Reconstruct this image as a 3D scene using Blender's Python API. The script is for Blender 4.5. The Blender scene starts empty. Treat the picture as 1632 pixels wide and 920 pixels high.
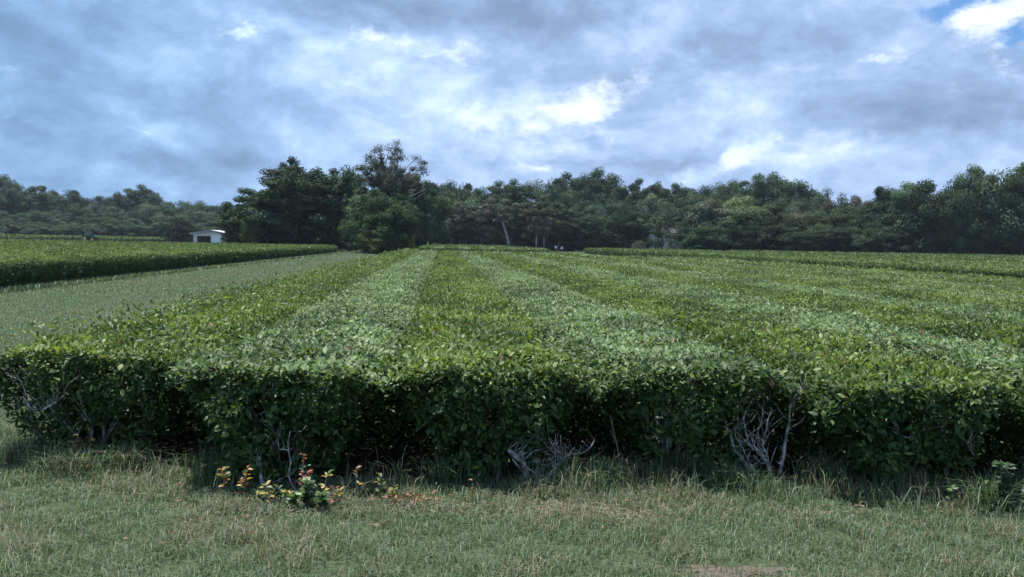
import bpy, math, random
import numpy as np
from mathutils import Vector, Matrix
rng = np.random.default_rng(11)
random.seed(11)
R = math.radians
HAZE = .00012
scene = bpy.context.scene
COL = scene.collection

# ------------------------------------------------------------------ camera
F, PW, PH = 1413.0, 1632.0, 920.0
YAW, PITCH, ROLL, EYE = R(4.57), R(2.95), R(1.03), 1.7
fw = np.array([math.sin(YAW)*math.cos(PITCH), math.cos(YAW)*math.cos(PITCH), -math.sin(PITCH)])
r0 = np.array([math.cos(YAW), -math.sin(YAW), 0.0])
u0 = np.cross(r0, fw)
rt = math.cos(ROLL)*r0 + math.sin(ROLL)*u0
up = -math.sin(ROLL)*r0 + math.cos(ROLL)*u0
CAM = np.array([0.0, 0.0, EYE])
def ray(px, py):
    return fw + (px-PW/2)/F*rt - (py-PH/2)/F*up
def on_plane(px, py, z=0.0):
    d = ray(px, py); t = (z-EYE)/d[2]
    return CAM + d*t
def at_depth(px, py, dep):
    return CAM + ray(px, py)*dep
def horizon(px):
    return 386.0 + (px-703)*math.tan(ROLL)
def stand(px, dep):                      # ground point below a pixel column at a given depth
    p = at_depth(px, horizon(px), dep); return (float(p[0]), float(p[1]), 0.0)
cam = bpy.data.cameras.new('camera'); cam.lens = 36*F/PW; cam.sensor_width = 36
cam.clip_start = .05; cam.clip_end = 9000
co = bpy.data.objects.new('camera', cam); COL.objects.link(co); scene.camera = co
M = Matrix.Identity(4)
for i in range(3):
    M[i][0], M[i][1], M[i][2], M[i][3] = rt[i], up[i], -fw[i], CAM[i]
co.matrix_world = M

# ------------------------------------------------------------------ helpers
def new_mesh(name, V, T, cols=None, smooth=False):
    V = np.ascontiguousarray(V, dtype=np.float32); T = np.ascontiguousarray(T, dtype=np.int32)
    k = T.shape[1]
    me = bpy.data.meshes.new(name)
    me.vertices.add(len(V)); me.vertices.foreach_set('co', V.ravel())
    me.loops.add(T.size); me.loops.foreach_set('vertex_index', T.ravel())
    me.polygons.add(len(T))
    me.polygons.foreach_set('loop_start', np.arange(0, T.size, k, dtype=np.int32))
    if smooth: me.polygons.foreach_set('use_smooth', np.ones(len(T), dtype=bool))
    if cols is not None:
        a = me.attributes.new('tint', 'FLOAT_COLOR', 'POINT')
        c = np.ones((len(V), 4), dtype=np.float32); c[:, :3] = cols
        a.data.foreach_set('color', c.ravel())
    me.update(calc_edges=True)
    return me
def link(name, me, mat=None, parent=None):
    o = bpy.data.objects.new(name, me); COL.objects.link(o)
    if mat is not None and me is not None and len(me.materials) == 0: me.materials.append(mat)
    if parent is not None: o.parent = parent
    return o
def tag(o, label=None, cat=None, group=None, kind=None):
    if label: o['label'] = label
    if cat: o['category'] = cat
    if group: o['group'] = group
    if kind: o['kind'] = kind
    return o
def thing(name, label, cat, loc=(0, 0, 0), rz=0, group=None):
    o = bpy.data.objects.new(name, None); COL.objects.link(o)
    o.location = loc; o.rotation_euler = (0, 0, rz); o.empty_display_size = .2
    return tag(o, label, cat, group)
def norm(a):
    return a/np.maximum(np.linalg.norm(a, axis=-1, keepdims=True), 1e-9)

LEAF8 = np.array([(0,0,0),(.34,0,.0),(.70,0,-.02),(1,0,-.16),(.30,.48,.13),(.66,.40,.09),(.30,-.48,.13),(.66,-.40,.09)])
LEAF8_T = np.array([(0,1,4),(1,5,4),(1,2,5),(2,3,5),(0,6,1),(1,6,7),(1,7,2),(2,7,3)])
LEAF4 = np.array([(0,0,0),(.45,.5,.13),(1,0,-.1),(.45,-.5,.13)])
LEAF4_T = np.array([(0,2,1),(0,3,2)])
class Foliage:
    def __init__(s): s.V=[]; s.T=[]; s.C=[]; s.n=0
    def add(s, V, T, C):
        s.V.append(V); s.T.append(T+s.n); s.C.append(C); s.n += len(V)
    def leaves(s, P, D, N, L, W, C, fine=False):
        n = len(P)
        if n == 0: return
        D = norm(D); S = norm(np.cross(D, N)); N = np.cross(S, D)
        tp, tt = (LEAF8, LEAF8_T) if fine else (LEAF4, LEAF4_T)
        k = len(tp)
        L = np.broadcast_to(np.asarray(L, float), (n,)); W = np.broadcast_to(np.asarray(W, float), (n,))
        V = (P[:,None,:] + D[:,None,:]*(tp[None,:,0:1]*L[:,None,None]) + S[:,None,:]*(tp[None,:,1:2]*W[:,None,None])
             + N[:,None,:]*(tp[None,:,2:3]*W[:,None,None]))
        T = tt[None]+ (np.arange(n)*k)[:,None,None]
        s.add(V.reshape(-1,3), T.reshape(-1,3), np.repeat(C, k, axis=0))
    def box(s, x0,x1,y0,y1,z0,z1,c):
        V = np.array([(x,y,z) for x in (x0,x1) for y in (y0,y1) for z in (z0,z1)], float)
        Q = np.array([(0,1,3,2),(4,6,7,5),(0,4,5,1),(2,3,7,6),(1,5,7,3),(0,2,6,4)])
        T = np.concatenate([Q[:,[0,1,2]],Q[:,[0,2,3]]])
        s.add(V, T, np.tile(np.array(c,float),(8,1)))
    def mesh(s, name):
        return new_mesh(name, np.concatenate(s.V), np.concatenate(s.T), np.concatenate(s.C))
class Solid:
    """collects boxes, tubes and lathes into one mesh of polygons"""
    def __init__(s): s.V=[]; s.Fc=[]
    def box(s, c, d, rz=0, top=None):
        x,y,z = d[0]/2,d[1]/2,d[2]/2; b=len(s.V); ca,sa=math.cos(rz),math.sin(rz)
        for k in (-1,1):
            tx,ty = (top if (top and k==1) else (1,1))
            for i,j in ((-1,-1),(1,-1),(1,1),(-1,1)):
                X,Y=i*x*tx,j*y*ty
                s.V.append((c[0]+X*ca-Y*sa,c[1]+X*sa+Y*ca,c[2]+k*z))
        s.Fc += [(b,b+3,b+2,b+1),(b+4,b+5,b+6,b+7)]+[(b+i,b+(i+1)%4,b+4+(i+1)%4,b+4+i) for i in range(4)]
    def tube(s, pts, rad, n=6, cap=True):
        pts=[np.array(p,float) for p in pts]; b=len(s.V)
        for i,p in enumerate(pts):
            t = pts[min(i+1,len(pts)-1)]-pts[max(i-1,0)]; t=t/max(np.linalg.norm(t),1e-9)
            a = np.array((0,0,1.)) if abs(t[2])<.9 else np.array((1.,0,0))
            e1=np.cross(t,a); e1/=np.linalg.norm(e1); e2=np.cross(t,e1)
            r = rad[i] if hasattr(rad,'__len__') else rad
            for k in range(n):
                w=2*math.pi*k/n; s.V.append(tuple(p+r*(math.cos(w)*e1+math.sin(w)*e2)))
        for i in range(len(pts)-1):
            for k in range(n):
                s.Fc.append((b+i*n+k,b+i*n+(k+1)%n,b+(i+1)*n+(k+1)%n,b+(i+1)*n+k))
        if cap:
            s.Fc.append(tuple(b+k for k in range(n))[::-1]); s.Fc.append(tuple(b+(len(pts)-1)*n+k for k in range(n)))
    def lathe_y(s, c, prof, n=24):        # prof: (radius, y) list, axis along y
        b=len(s.V)
        for r,y in prof:
            for k in range(n):
                w=2*math.pi*k/n; s.V.append((c[0]+r*math.cos(w),c[1]+y,c[2]+r*math.sin(w)))
        m=len(prof)
        for i in range(m-1):
            for k in range(n):
                s.Fc.append((b+i*n+k,b+(i+1)*n+k,b+(i+1)*n+(k+1)%n,b+i*n+(k+1)%n))
    def prism(s, poly, y0, y1):           # polygon in x,z extruded along y
        b=len(s.V); n=len(poly)
        for y in (y0,y1):
            for x,z in poly: s.V.append((x,y,z))
        s.Fc.append(tuple(b+i for i in range(n))); s.Fc.append(tuple(b+n+i for i in range(n))[::-1])
        for i in range(n): s.Fc.append((b+i,b+n+i,b+n+(i+1)%n,b+(i+1)%n))
    def obj(s, name, mat, parent=None, smooth=False):
        me=bpy.data.meshes.new(name); me.from_pydata([tuple(map(float,v)) for v in s.V],[],s.Fc)
        import bmesh
        bm=bmesh.new(); bm.from_mesh(me); bmesh.ops.recalc_face_normals(bm,faces=bm.faces); bm.to_mesh(me); bm.free()
        if smooth: me.polygons.foreach_set('use_smooth',[True]*len(me.polygons))
        return link(name,me,mat,parent)

# ------------------------------------------------------------------ materials
def base_mat(name):
    m=bpy.data.materials.new(name); m.use_nodes=True; nt=m.node_tree
    b=nt.nodes['Principled BSDF']; return m,nt,b
def plain(name, col, rough=.6, metal=0, spec=.5, var=.25, scale=6.0):
    m,nt,b=base_mat(name)
    tc=nt.nodes.new('ShaderNodeTexCoord'); n=nt.nodes.new('ShaderNodeTexNoise'); n.inputs['Scale'].default_value=scale; n.inputs['Detail'].default_value=6
    nt.links.new(tc.outputs['Object'],n.inputs['Vector'])
    r=nt.nodes.new('ShaderNodeValToRGB'); r.color_ramp.elements[0].position=.3; r.color_ramp.elements[1].position=.7
    r.color_ramp.elements[0].color=(*[c*(1-var) for c in col],1); r.color_ramp.elements[1].color=(*[min(1,c*(1+var*.5)) for c in col],1)
    nt.links.new(n.outputs['Fac'],r.inputs['Fac']); nt.links.new(r.outputs['Color'],b.inputs['Base Color'])
    b.inputs['Roughness'].default_value=rough; b.inputs['Metallic'].default_value=metal; b.inputs['Specular IOR Level'].default_value=spec
    return m
def leaf_mat(name, rough=.42, trans=.3, spec=.5, obj_tint=False, tboost=(1.25,1.35,.6)):
    m,nt,b=base_mat(name)
    at=nt.nodes.new('ShaderNodeAttribute'); at.attribute_name='tint'
    col=at.outputs['Color']
    if obj_tint:
        oi=nt.nodes.new('ShaderNodeObjectInfo'); mx=nt.nodes.new('ShaderNodeMix'); mx.data_type='RGBA'; mx.blend_type='MULTIPLY'
        mx.inputs[0].default_value=1
        nt.links.new(col,mx.inputs[6]); nt.links.new(oi.outputs['Color'],mx.inputs[7]); col=mx.outputs[2]
    nt.links.new(col,b.inputs['Base Color']); b.inputs['Roughness'].default_value=rough; b.inputs['Specular IOR Level'].default_value=spec
    tr=nt.nodes.new('ShaderNodeBsdfTranslucent'); mu=nt.nodes.new('ShaderNodeMix'); mu.data_type='RGBA'; mu.blend_type='MULTIPLY'; mu.inputs[0].default_value=1
    nt.links.new(col,mu.inputs[6]); mu.inputs[7].default_value=(*tboost,1); nt.links.new(mu.outputs[2],tr.inputs['Color'])
    ms=nt.nodes.new('ShaderNodeMixShader'); ms.inputs[0].default_value=trans
    nt.links.new(b.outputs[0],ms.inputs[1]); nt.links.new(tr.outputs[0],ms.inputs[2])
    nt.links.new(ms.outputs[0],nt.nodes['Material Output'].inputs['Surface'])
    return m
M_TEA = leaf_mat('tea_leaf', .50, .32, .25)
M_TREE = leaf_mat('tree_leaf', .8, .2, .12, True, (1.2,1.3,.7))
M_GRASS = leaf_mat('grass_blade', .55, .25, .3)
M_WEED = leaf_mat('weed_leaf', .45, .3, .4)
M_LITTER = leaf_mat('dead_leaf', .7, .1, .2)
def bark(name, dark, pale, thr=.52, scale=14):
    m,nt,b=base_mat(name)
    tc=nt.nodes.new('ShaderNodeTexCoord'); n=nt.nodes.new('ShaderNodeTexNoise'); n.inputs['Scale'].default_value=scale; n.inputs['Detail'].default_value=7; n.inputs['Roughness'].default_value=.65
    nt.links.new(tc.outputs['Object'],n.inputs['Vector'])
    r=nt.nodes.new('ShaderNodeValToRGB'); e=r.color_ramp.elements; e[0].position=thr-.1; e[1].position=thr+.08
    e[0].color=(*dark,1); e[1].color=(*pale,1)
    nt.links.new(n.outputs['Fac'],r.inputs['Fac']); nt.links.new(r.outputs['Color'],b.inputs['Base Color']); b.inputs['Roughness'].default_value=.85
    bp=nt.nodes.new('ShaderNodeBump'); bp.inputs['Strength'].default_value=.5; bp.inputs['Distance'].default_value=.01
    nt.links.new(n.outputs['Fac'],bp.inputs['Height']); nt.links.new(bp.outputs['Normal'],b.inputs['Normal'])
    return m
M_STEM = bark('lichened_stem', (.10,.085,.075), (.42,.42,.42), .52, 22)
M_PALE = bark('bleached_limb', (.10,.09,.082), (.45,.44,.43), .53, 34)
M_BARK = bark('tree_bark', (.07,.06,.05), (.20,.19,.17), .5, 1.2)
M_PALEBARK = bark('pale_tree_bark', (.15,.14,.13), (.36,.34,.33), .5, 1.2)

# ground
def ground_mat():
    m,nt,b=base_mat('mown_ground')
    geo=nt.nodes.new('ShaderNodeNewGeometry')
    def noise(sc,det=6,rough=.6,vec=None):
        n=nt.nodes.new('ShaderNodeTexNoise'); n.inputs['Scale'].default_value=sc; n.inputs['Detail'].default_value=det; n.inputs['Roughness'].default_value=rough
        nt.links.new(vec if vec else geo.outputs['Position'],n.inputs['Vector']); return n.outputs['Fac']
    def ramp(f,stops):
        r=nt.nodes.new('ShaderNodeValToRGB'); e=r.color_ramp.elements
        while len(e)<len(stops): e.new(.5)
        for k,(p,c) in enumerate(stops): e[k].position=p; e[k].color=(*c,1)
        nt.links.new(f,r.inputs['Fac']); return r.outputs['Color']
    def mix(f,a,b_):
        x=nt.nodes.new('ShaderNodeMix'); x.data_type='RGBA'; nt.links.new(f,x.inputs[0]); nt.links.new(a,x.inputs[6]); nt.links.new(b_,x.inputs[7]); return x.outputs[2]
    mp=nt.nodes.new('ShaderNodeMapping'); mp.inputs['Scale'].default_value=(1.0,.18,1.0); nt.links.new(geo.outputs['Position'],mp.inputs['Vector'])
    streak=noise(.55,5,.6,mp.outputs['Vector'])
    fine=noise(28,4,.7); mid=noise(1.7,6,.65); big=noise(.12,4,.55)
    g=ramp(fine,[(.3,(.025,.032,.017)),(.52,(.055,.075,.040)),(.75,(.10,.118,.068))])
    d=ramp(fine,[(.3,(.085,.062,.045)),(.55,(.17,.13,.10)),(.75,(.25,.20,.16))])
    def add(a,b_,ka,kb):
        x=nt.nodes.new('ShaderNodeMath'); x.operation='MULTIPLY'; nt.links.new(a,x.inputs[0]); x.inputs[1].default_value=ka
        y=nt.nodes.new('ShaderNodeMath'); y.operation='MULTIPLY_ADD'; nt.links.new(b_,y.inputs[0]); y.inputs[1].default_value=kb; nt.links.new(x.outputs[0],y.inputs[2]); return y.outputs[0]
    f=add(add(mid,streak,.5,.5),big,.75,.25)
    rf=ramp(f,[(.52,(0,0,0)),(.66,(.7,.7,.7))])
    nt.links.new(mix(rf,g,d),b.inputs['Base Color']); b.inputs['Roughness'].default_value=.95; b.inputs['Specular IOR Level'].default_value=.1
    bp=nt.nodes.new('ShaderNodeBump'); bp.inputs['Strength'].default_value=.6; bp.inputs['Distance'].default_value=.03
    nt.links.new(fine,bp.inputs['Height']); nt.links.new(bp.outputs['Normal'],b.inputs['Normal'])
    return m
G=60
xs=np.concatenate([[-4000,-1500,-600],np.linspace(-300,300,41),[600,1500,4000]])
ys=np.concatenate([[-400,-100],np.linspace(-20,460,41),[700,1500,4000]])
gv=np.array([(x,y,0) for y in ys for x in xs],float); nx=len(xs)
gq=np.array([(j*nx+i,j*nx+i+1,(j+1)*nx+i+1,(j+1)*nx+i) for j in range(len(ys)-1) for i in range(nx-1)])
tag(link('ground',new_mesh('ground',gv,gq),ground_mat()),kind='structure')
# bare soil strip below the bushes
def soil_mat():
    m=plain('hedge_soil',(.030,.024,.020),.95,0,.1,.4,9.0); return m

# ------------------------------------------------------------------ smooth random field
class Field2:
    def __init__(s,scale,seed,n=7):
        g=np.random.default_rng(seed); a=g.uniform(0,2*np.pi,n); k=g.uniform(.6,1.7,n)/scale*2*np.pi
        s.kx=k*np.cos(a); s.ky=k*np.sin(a); s.ph=g.uniform(0,2*np.pi,n); s.n=n
    def __call__(s,x,y):
        x=np.asarray(x,float)[...,None]; y=np.asarray(y,float)[...,None]
        return np.sin(x*s.kx+y*s.ky+s.ph).sum(-1)/math.sqrt(s.n*.5)     # about unit variance
und=Field2(2.2,3); patch=Field2(2.6,4); patch2=Field2(.7,5); holes=Field2(.33,6)
OLD=np.array((.026,.052,.022)); MID=np.array((.066,.120,.038)); YOUNG=np.array((.192,.246,.076)); SHEENC=np.array((.198,.280,.135)); CORE=(.012,.022,.010)
def mixc(a,b,t): return a+(b-a)*np.asarray(t)[:,None]

# ------------------------------------------------------------------ tea rows
SP=1.47
def in_view(x,y):
    d=x*fw[0]+y*fw[1]
    if d<1: return False
    s=(x*r0[0]+y*r0[1])/d
    return -.62<s<.62
def tea_row(name,label,group,xc,y0,y1,h=.79,sides=(False,False),pale=0.0,front=False,cover=1.0,lai=3.0,width=SP,cross=False,wild=0.0):
    """row along +y (or along +x when cross); returns its Empty with its foliage part"""
    root=thing(name,label,'hedge row',(xc,y0,0) if not cross else (y0,xc,0),0,group)
    fo=Foliage(); w=width/2
    def top(x,y):
        e=np.clip((np.abs(x-xc)-.42)/.32,0,1)
        return h+.022*und(x,y)-(.13+.06*np.clip(und(x*.2+3,y*.5),-1,1))*e*e+.012*patch2(x,y)
    y=y0
    while y<y1-1e-6:
        cx,cy=(xc,y) if not cross else (y,xc)
        d=max(math.hypot(cx,cy),4); step=min(max(.5,.09*d),y1-y); ym=y+step/2
        vis=in_view(*((xc,ym) if not cross else (ym,xc)))
        s=max(.046,.0021*d)*(1 if vis else 2.2)
        fine=vis and d<10.5
        n=int(lai/(.42*s*s)*width*step); 
        x=rng.uniform(xc-w,xc+w,n); yy=rng.uniform(y,y+step,n)
        dep=rng.random(n)**1.6*min(.16,.05+1.1*s)
        z=top(x,yy)-dep
        if s<.2:
            shoot=rng.random(n)<(.03+.02*wild); z=z+shoot*rng.uniform(.02,.08+.05*wild,n)
        az=rng.uniform(0,2*np.pi,n); el=rng.normal(.62 if pale<.5 else .38,.38,n)
        if pale>.5:                       # clipped the other way: leaves combed towards the far end
            az=np.where(rng.random(n)<.6,rng.normal(math.pi/2,.8,n),az)
        D=np.stack([np.cos(az)*np.cos(el),np.sin(az)*np.cos(el),np.sin(el)],-1)
        N=np.array((0,0,1.))+rng.normal(0,.35,(n,3))
        pf=np.clip(.5+.28*patch(x,yy)+.16*patch2(x,yy),0,1)
        fur=np.clip((np.abs(x-xc)-.48)/.25,0,1)*np.clip(.55+.5*und(x*.2+3,yy*.5),0,1)  # furrow darkness put into the leaf colour, with fewer young leaves there
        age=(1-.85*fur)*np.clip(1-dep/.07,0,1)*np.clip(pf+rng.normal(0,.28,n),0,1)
        c=mixc(OLD,MID,rng.random(n)); pl=pale*.92+.04; c=c+(YOUNG*(1-pl)+SHEENC*pl-c)*np.clip(age,0,1)[:,None]  # pale rows: sheen of the combed leaves is put into their colour
        c=c*rng.lognormal(0,.18,n)[:,None]
        L=s*np.clip(rng.lognormal(0,.27,n),.5,1.7); dd=rng.random(n)<.012; c[dd]=np.array((.15,.085,.04))
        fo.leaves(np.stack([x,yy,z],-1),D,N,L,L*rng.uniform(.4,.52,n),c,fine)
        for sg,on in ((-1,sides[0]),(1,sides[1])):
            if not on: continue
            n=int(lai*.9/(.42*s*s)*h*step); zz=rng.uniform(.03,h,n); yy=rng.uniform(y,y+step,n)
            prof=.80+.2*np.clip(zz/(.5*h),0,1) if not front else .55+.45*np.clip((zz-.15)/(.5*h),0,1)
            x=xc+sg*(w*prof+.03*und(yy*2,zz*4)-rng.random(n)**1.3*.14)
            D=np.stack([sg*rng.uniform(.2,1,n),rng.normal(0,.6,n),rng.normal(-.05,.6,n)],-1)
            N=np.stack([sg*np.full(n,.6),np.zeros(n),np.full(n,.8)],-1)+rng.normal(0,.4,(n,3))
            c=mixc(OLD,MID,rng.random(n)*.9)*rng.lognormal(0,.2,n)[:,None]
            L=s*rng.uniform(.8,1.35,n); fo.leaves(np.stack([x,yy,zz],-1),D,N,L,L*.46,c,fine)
        # near-black box added for the twig mass, to keep the inside dark
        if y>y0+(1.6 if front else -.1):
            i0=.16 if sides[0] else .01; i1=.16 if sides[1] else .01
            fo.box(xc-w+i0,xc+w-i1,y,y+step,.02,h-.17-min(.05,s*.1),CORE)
        y+=step
    if front:
        # end face: leaves thick above, open and hollow below
        n=int(11500*cover); x=rng.uniform(xc-w,xc+w,n); z=h*rng.random(n)**.85
        hw=np.where(z>.62,w,w*(.42+.58*np.clip(z/.62,0,1)**1.5))*(1+.10*np.sin(9*z+xc*5))
        depth=rng.random(n)**1.2*.55
        hol=holes(x*1.0+7.1*xc,z*1.3)+.5*holes(x*2.3,z*2.3+depth)
        lim=-.85+1.5*np.clip(1-z/.66,0,1)*(1.25-cover)+.5*np.clip(np.abs(x-xc)/w-.6,0,1)*np.clip(1-z/.6,0,1)
        k=(np.abs(x-xc)<hw)&(hol>lim)
        if sides[0]: k&=(x>xc-w*np.clip(.62+.9*(z-.36),.5,1.05))
        x,z,depth=x[k],z[k],depth[k]; n=len(x)
        u=np.abs(x-xc)/w; inset=.12*np.clip(1-z/.62,0,1)**1.2+.95*np.clip((u-.40)/.60,0,1)**1.4*np.clip(1.10-z/.80,0,1)**.5-.05*np.exp(-((z-.6)/.2)**2)+.05*und(x*2.2,z*3)
        yy=y0+inset+depth
        D=np.stack([rng.normal(0,.6,n),-rng.uniform(.1,1,n),rng.normal(.05,.6,n)],-1)
        N=np.stack([np.zeros(n),-np.full(n,.5),np.full(n,.8)],-1)+rng.normal(0,.4,(n,3))
        c=mixc(OLD,MID,np.clip(rng.random(n)+.15,0,1))*rng.lognormal(0,.22,n)[:,None]
        yg=rng.random(n)<.03+.25*np.clip((z-.66)/.1,0,1); c[yg]=YOUNG*.9
        L=np.clip(.05*rng.lognormal(0,.28,n),.028,.09); fo.leaves(np.stack([x,yy,z],-1),D,N,L,L*rng.uniform(.42,.52,n),c,True)
        # undercanopy leaves behind the end
        n=7000; x=rng.uniform(xc-w,xc+w,n); yy=y0+rng.uniform(.45,2.2,n); z=(h-.1)*rng.random(n)**.7; k=(np.abs(x-xc)<w*(.5+.5*np.clip(z/.6,0,1)))|(yy>y0+.7); x,yy,z=x[k],yy[k],z[k]; n=len(x)
        D=rng.normal(0,1,(n,3)); N=np.array((0,0,1.))+rng.normal(0,.5,(n,3)); L=rng.uniform(.05,.085,n)
        fo.leaves(np.stack([x,yy,z],-1),D,N,L,L*.46,mixc(OLD,MID,rng.random(n)*.6),False)
    V=np.concatenate(fo.V); 
    if cross: V=V[:,[1,0,2]]
    V=V-np.array(root.location)
    T=np.concatenate(fo.T)
    if cross: T=T[:,::-1]
    link('foliage',new_mesh('foliage',V,T,np.concatenate(fo.C)),M_TEA,root)
    return root
def local(root,pts): 
    l=np.array(root.location); return [np.array(p)-l for p in pts]
def bush_stems(root,x,y,h=.66,n=5,seed=0,spread=.34,r=.02):
    g=np.random.default_rng(seed); so=Solid()
    for i in range(n):
        a=2*math.pi*(i+g.uniform(-.3,.3))/n; sp=spread*g.uniform(.5,1.2)
        p=np.array((x,y,0.))+np.array((math.cos(a),math.sin(a),0))*.03; pts=[p.copy()]; rad=[r*g.uniform(.9,1.3)]
        k=5; 
        for j in range(1,k+1):
            t=j/k; q=np.array((x+math.cos(a)*sp*t**.8,y+math.sin(a)*sp*t**.8,h*t))+g.normal(0,.022,3); pts.append(q); rad.append(rad[0]*(1-.72*t))
        so.tube(local(root,pts),rad,6)
        for j in (2,3,4):
            for _ in range(2):
                b=a+g.normal(0,1.0); ln=g.uniform(.12,.30); e=pts[j]+np.array((math.cos(b)*ln*.6,math.sin(b)*ln*.6,ln*.75)); m=(pts[j]+e)/2+g.normal(0,.012,3)
                so.tube(local(root,[pts[j],m,e]),[rad[j]*.6,rad[j]*.45,.0025],5)
    return so.obj('trunk',M_STEM,root,True)

XL=-3.3
front_px=[160,485,825,1170,1510]
ORD=['first','second','third','fourth','fifth','sixth','seventh','eighth','ninth','tenth','eleventh','twelfth','thirteenth','fourteenth','fifteenth']
LAB={0:'first tea hedge row beside the grass path, bleached bare limb at its front corner',
 1:'second tea row from the grass path, pale clipped top, orange seedlings at its foot',
 2:'third tea row from the grass path, olive top, dark forked trunk at its end',
 3:'fourth tea row from the grass path, pale top, bare lichened stems at its end',
 4:'fifth tea row from the grass path, olive top, dark hollow under its leafy end'}
cov=[.66,1.12,.98,.64,.92]
FRONT_DEP=[6.42,5.88,6.08,6.18,5.92,5.9]
XC=[XL+SP*(i+.5) for i in range(15)]
def dep_to_y(dep,x): return (dep-x*math.sin(YAW))/math.cos(YAW)
Y0=[dep_to_y(FRONT_DEP[min(i,5)],XC[i]) if i<6 else 5.6-.03*i for i in range(15)]
MAIN=[]
for i in range(15):
    xc=XL+SP*(i+.5); y0=Y0[i]
    y1=78-.15*i if i<10 else 61+.1*i
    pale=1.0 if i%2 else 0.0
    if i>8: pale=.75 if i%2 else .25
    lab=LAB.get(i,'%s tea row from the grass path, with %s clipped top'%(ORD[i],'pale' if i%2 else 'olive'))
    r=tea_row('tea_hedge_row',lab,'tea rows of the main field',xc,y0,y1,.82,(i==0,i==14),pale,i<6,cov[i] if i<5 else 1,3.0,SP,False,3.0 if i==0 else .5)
    MAIN.append((r,xc,y0))
    if i<6:
        for k in range(4):
            bush_stems(r,xc+rng.uniform(-.15,.15),y0+.46+.6*k+rng.uniform(-.08,.08),.70,8,100+i*10+k,.40,.013)

def limb(i,pix,dep,rad,mat=M_STEM,name='limb'):
    r=MAIN[i][0]; pts=[at_depth(px,py,dep+dd+.24) for px,py,dd in pix]; rad=[q*.50 for q in rad]; pts=[p+fw*(FRONT_DEP[i]-{0:6.68,1:6.30,2:6.15,3:6.05,4:5.86}[i]) for p in pts]
    so=Solid(); 
    # add knots by resampling with jitter
    P=[];RR=[]
    for k in range(len(pts)-1):
        for t in (0,.5):
            P.append(pts[k]*(1-t)+pts[k+1]*t+(rng.normal(0,.006,3) if t else 0)); RR.append((rad[k]*(1-t)+rad[k+1]*t)*rng.uniform(.9,1.12))
    P.append(pts[-1]); RR.append(rad[-1])
    so.tube(local(r,P),RR,8)
    for k in range(1,len(P)):
        for _ in range(2 if RR[k]>.006 else 1):
            a=rng.normal(0,1.2); ln=rng.uniform(.06,.24); q=P[k]+np.array((math.sin(a)*ln*.7,rng.normal(-.02,.05),ln*rng.uniform(.3,.95))); mm=(P[k]+q)/2+rng.normal(0,.02,3)
            so.tube(local(r,[P[k],mm,q]),[RR[k]*.45,RR[k]*.3,.0016],5)
    return so.obj(name,mat,r,True)
# corner bush of the first row
limb(0,[(100,760,0),(93,712,0),(84,675,0),(78,650,0),(66,628,.0)],6.62,[.030,.026,.02,.016,.010],M_STEM,'trunk')
limb(0,[(90,655,.02),(76,640,0),(66,625,0)],6.5,[.014,.012,.007],M_PALE)
limb(0,[(92,650,0),(108,640,-.02),(118,634,-.03),(130,624,-.05)],6.48,[.013,.017,.016,.010],M_PALE)
limb(0,[(70,622,0),(66,605,0),(52,596,.02),(40,592,.05)],6.5,[.009,.008,.007,.004],M_PALE)
limb(0,[(66,606,0),(85,607,0),(100,612,0)],6.5,[.007,.006,.003],M_PALE)
# second row: thin pale stems
limb(1,[(500,800,0),(498,770,0),(483,738,0),(483,700,0),(486,672,0)],6.12,[.012,.011,.009,.010,.006],M_PALE)
limb(1,[(483,702,0),(470,700,0),(468,684,0),(462,694,0)],6.12,[.008,.008,.010,.004],M_PALE)
limb(1,[(446,792,0),(444,758,0),(440,700,.05)],6.15,[.026,.024,.016],M_STEM,'trunk')
# third row: stout dark fork with a pale broken side limb
limb(2,[(842,775,0),(836,745,0),(824,725,0),(810,714,-.02)],6.1,[.055,.050,.043,.030],M_STEM,'trunk')
limb(2,[(852,772,.03),(858,740,.05),(852,705,.08),(860,660,.1)],6.12,[.05,.042,.034,.02],M_STEM,'trunk')
limb(2,[(860,768,0),(880,748,0),(888,738,0),(897,728,0),(903,721,0)],6.0,[.03,.026,.022,.018,.011],M_PALE)
limb(2,[(889,738,0),(887,730,0)],6.0,[.014,.008],M_PALE)
limb(2,[(874,730,0),(886,724,0),(884,714,0),(889,700,.02)],6.02,[.012,.013,.010,.006],M_PALE)
limb(2,[(886,724,0),(897,722,0),(903,720,0)],6.02,[.011,.009,.005],M_PALE)
limb(2,[(902,722,.03),(925,720,0),(938,712,0),(946,700,0)],6.05,[.008,.010,.009,.006],M_STEM)
# fourth row: vase of bare stems
limb(3,[(1205,765,0),(1190,738,0),(1178,722,0),(1172,700,0),(1164,686,0)],6.02,[.034,.028,.022,.017,.011],M_PALE,'trunk')
limb(3,[(1238,768,0),(1232,745,0),(1222,730,-.02),(1208,722,-.02),(1198,700,0),(1192,668,.03)],6.0,[.03,.032,.034,.024,.018,.010],M_PALE,'trunk')
limb(3,[(1212,765,.02),(1206,750,.02),(1200,745,0)],5.98,[.03,.024,.014],M_PALE)
limb(3,[(1232,744,0),(1224,718,.03),(1230,690,.03),(1236,662,.05)],6.02,[.026,.018,.012,.008],M_STEM)
limb(3,[(1250,765,.05),(1258,730,.05),(1264,690,.05),(1268,655,.03),(1276,636,0),(1287,620,0)],6.03,[.03,.026,.021,.015,.011,.007],M_STEM)
limb(3,[(1266,656,0),(1272,643,0),(1287,622,-.02),(1282,628,0)],5.95,[.010,.010,.009,.005],M_PALE)
limb(3,[(1220,716,.02),(1216,690,.04),(1224,660,.05),(1226,648,.05)],6.05,[.014,.011,.009,.005],M_STEM)
limb(3,[(1184,700,.02),(1186,690,.03),(1206,640,.1)],6.08,[.02,.017,.009],M_STEM)
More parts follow.
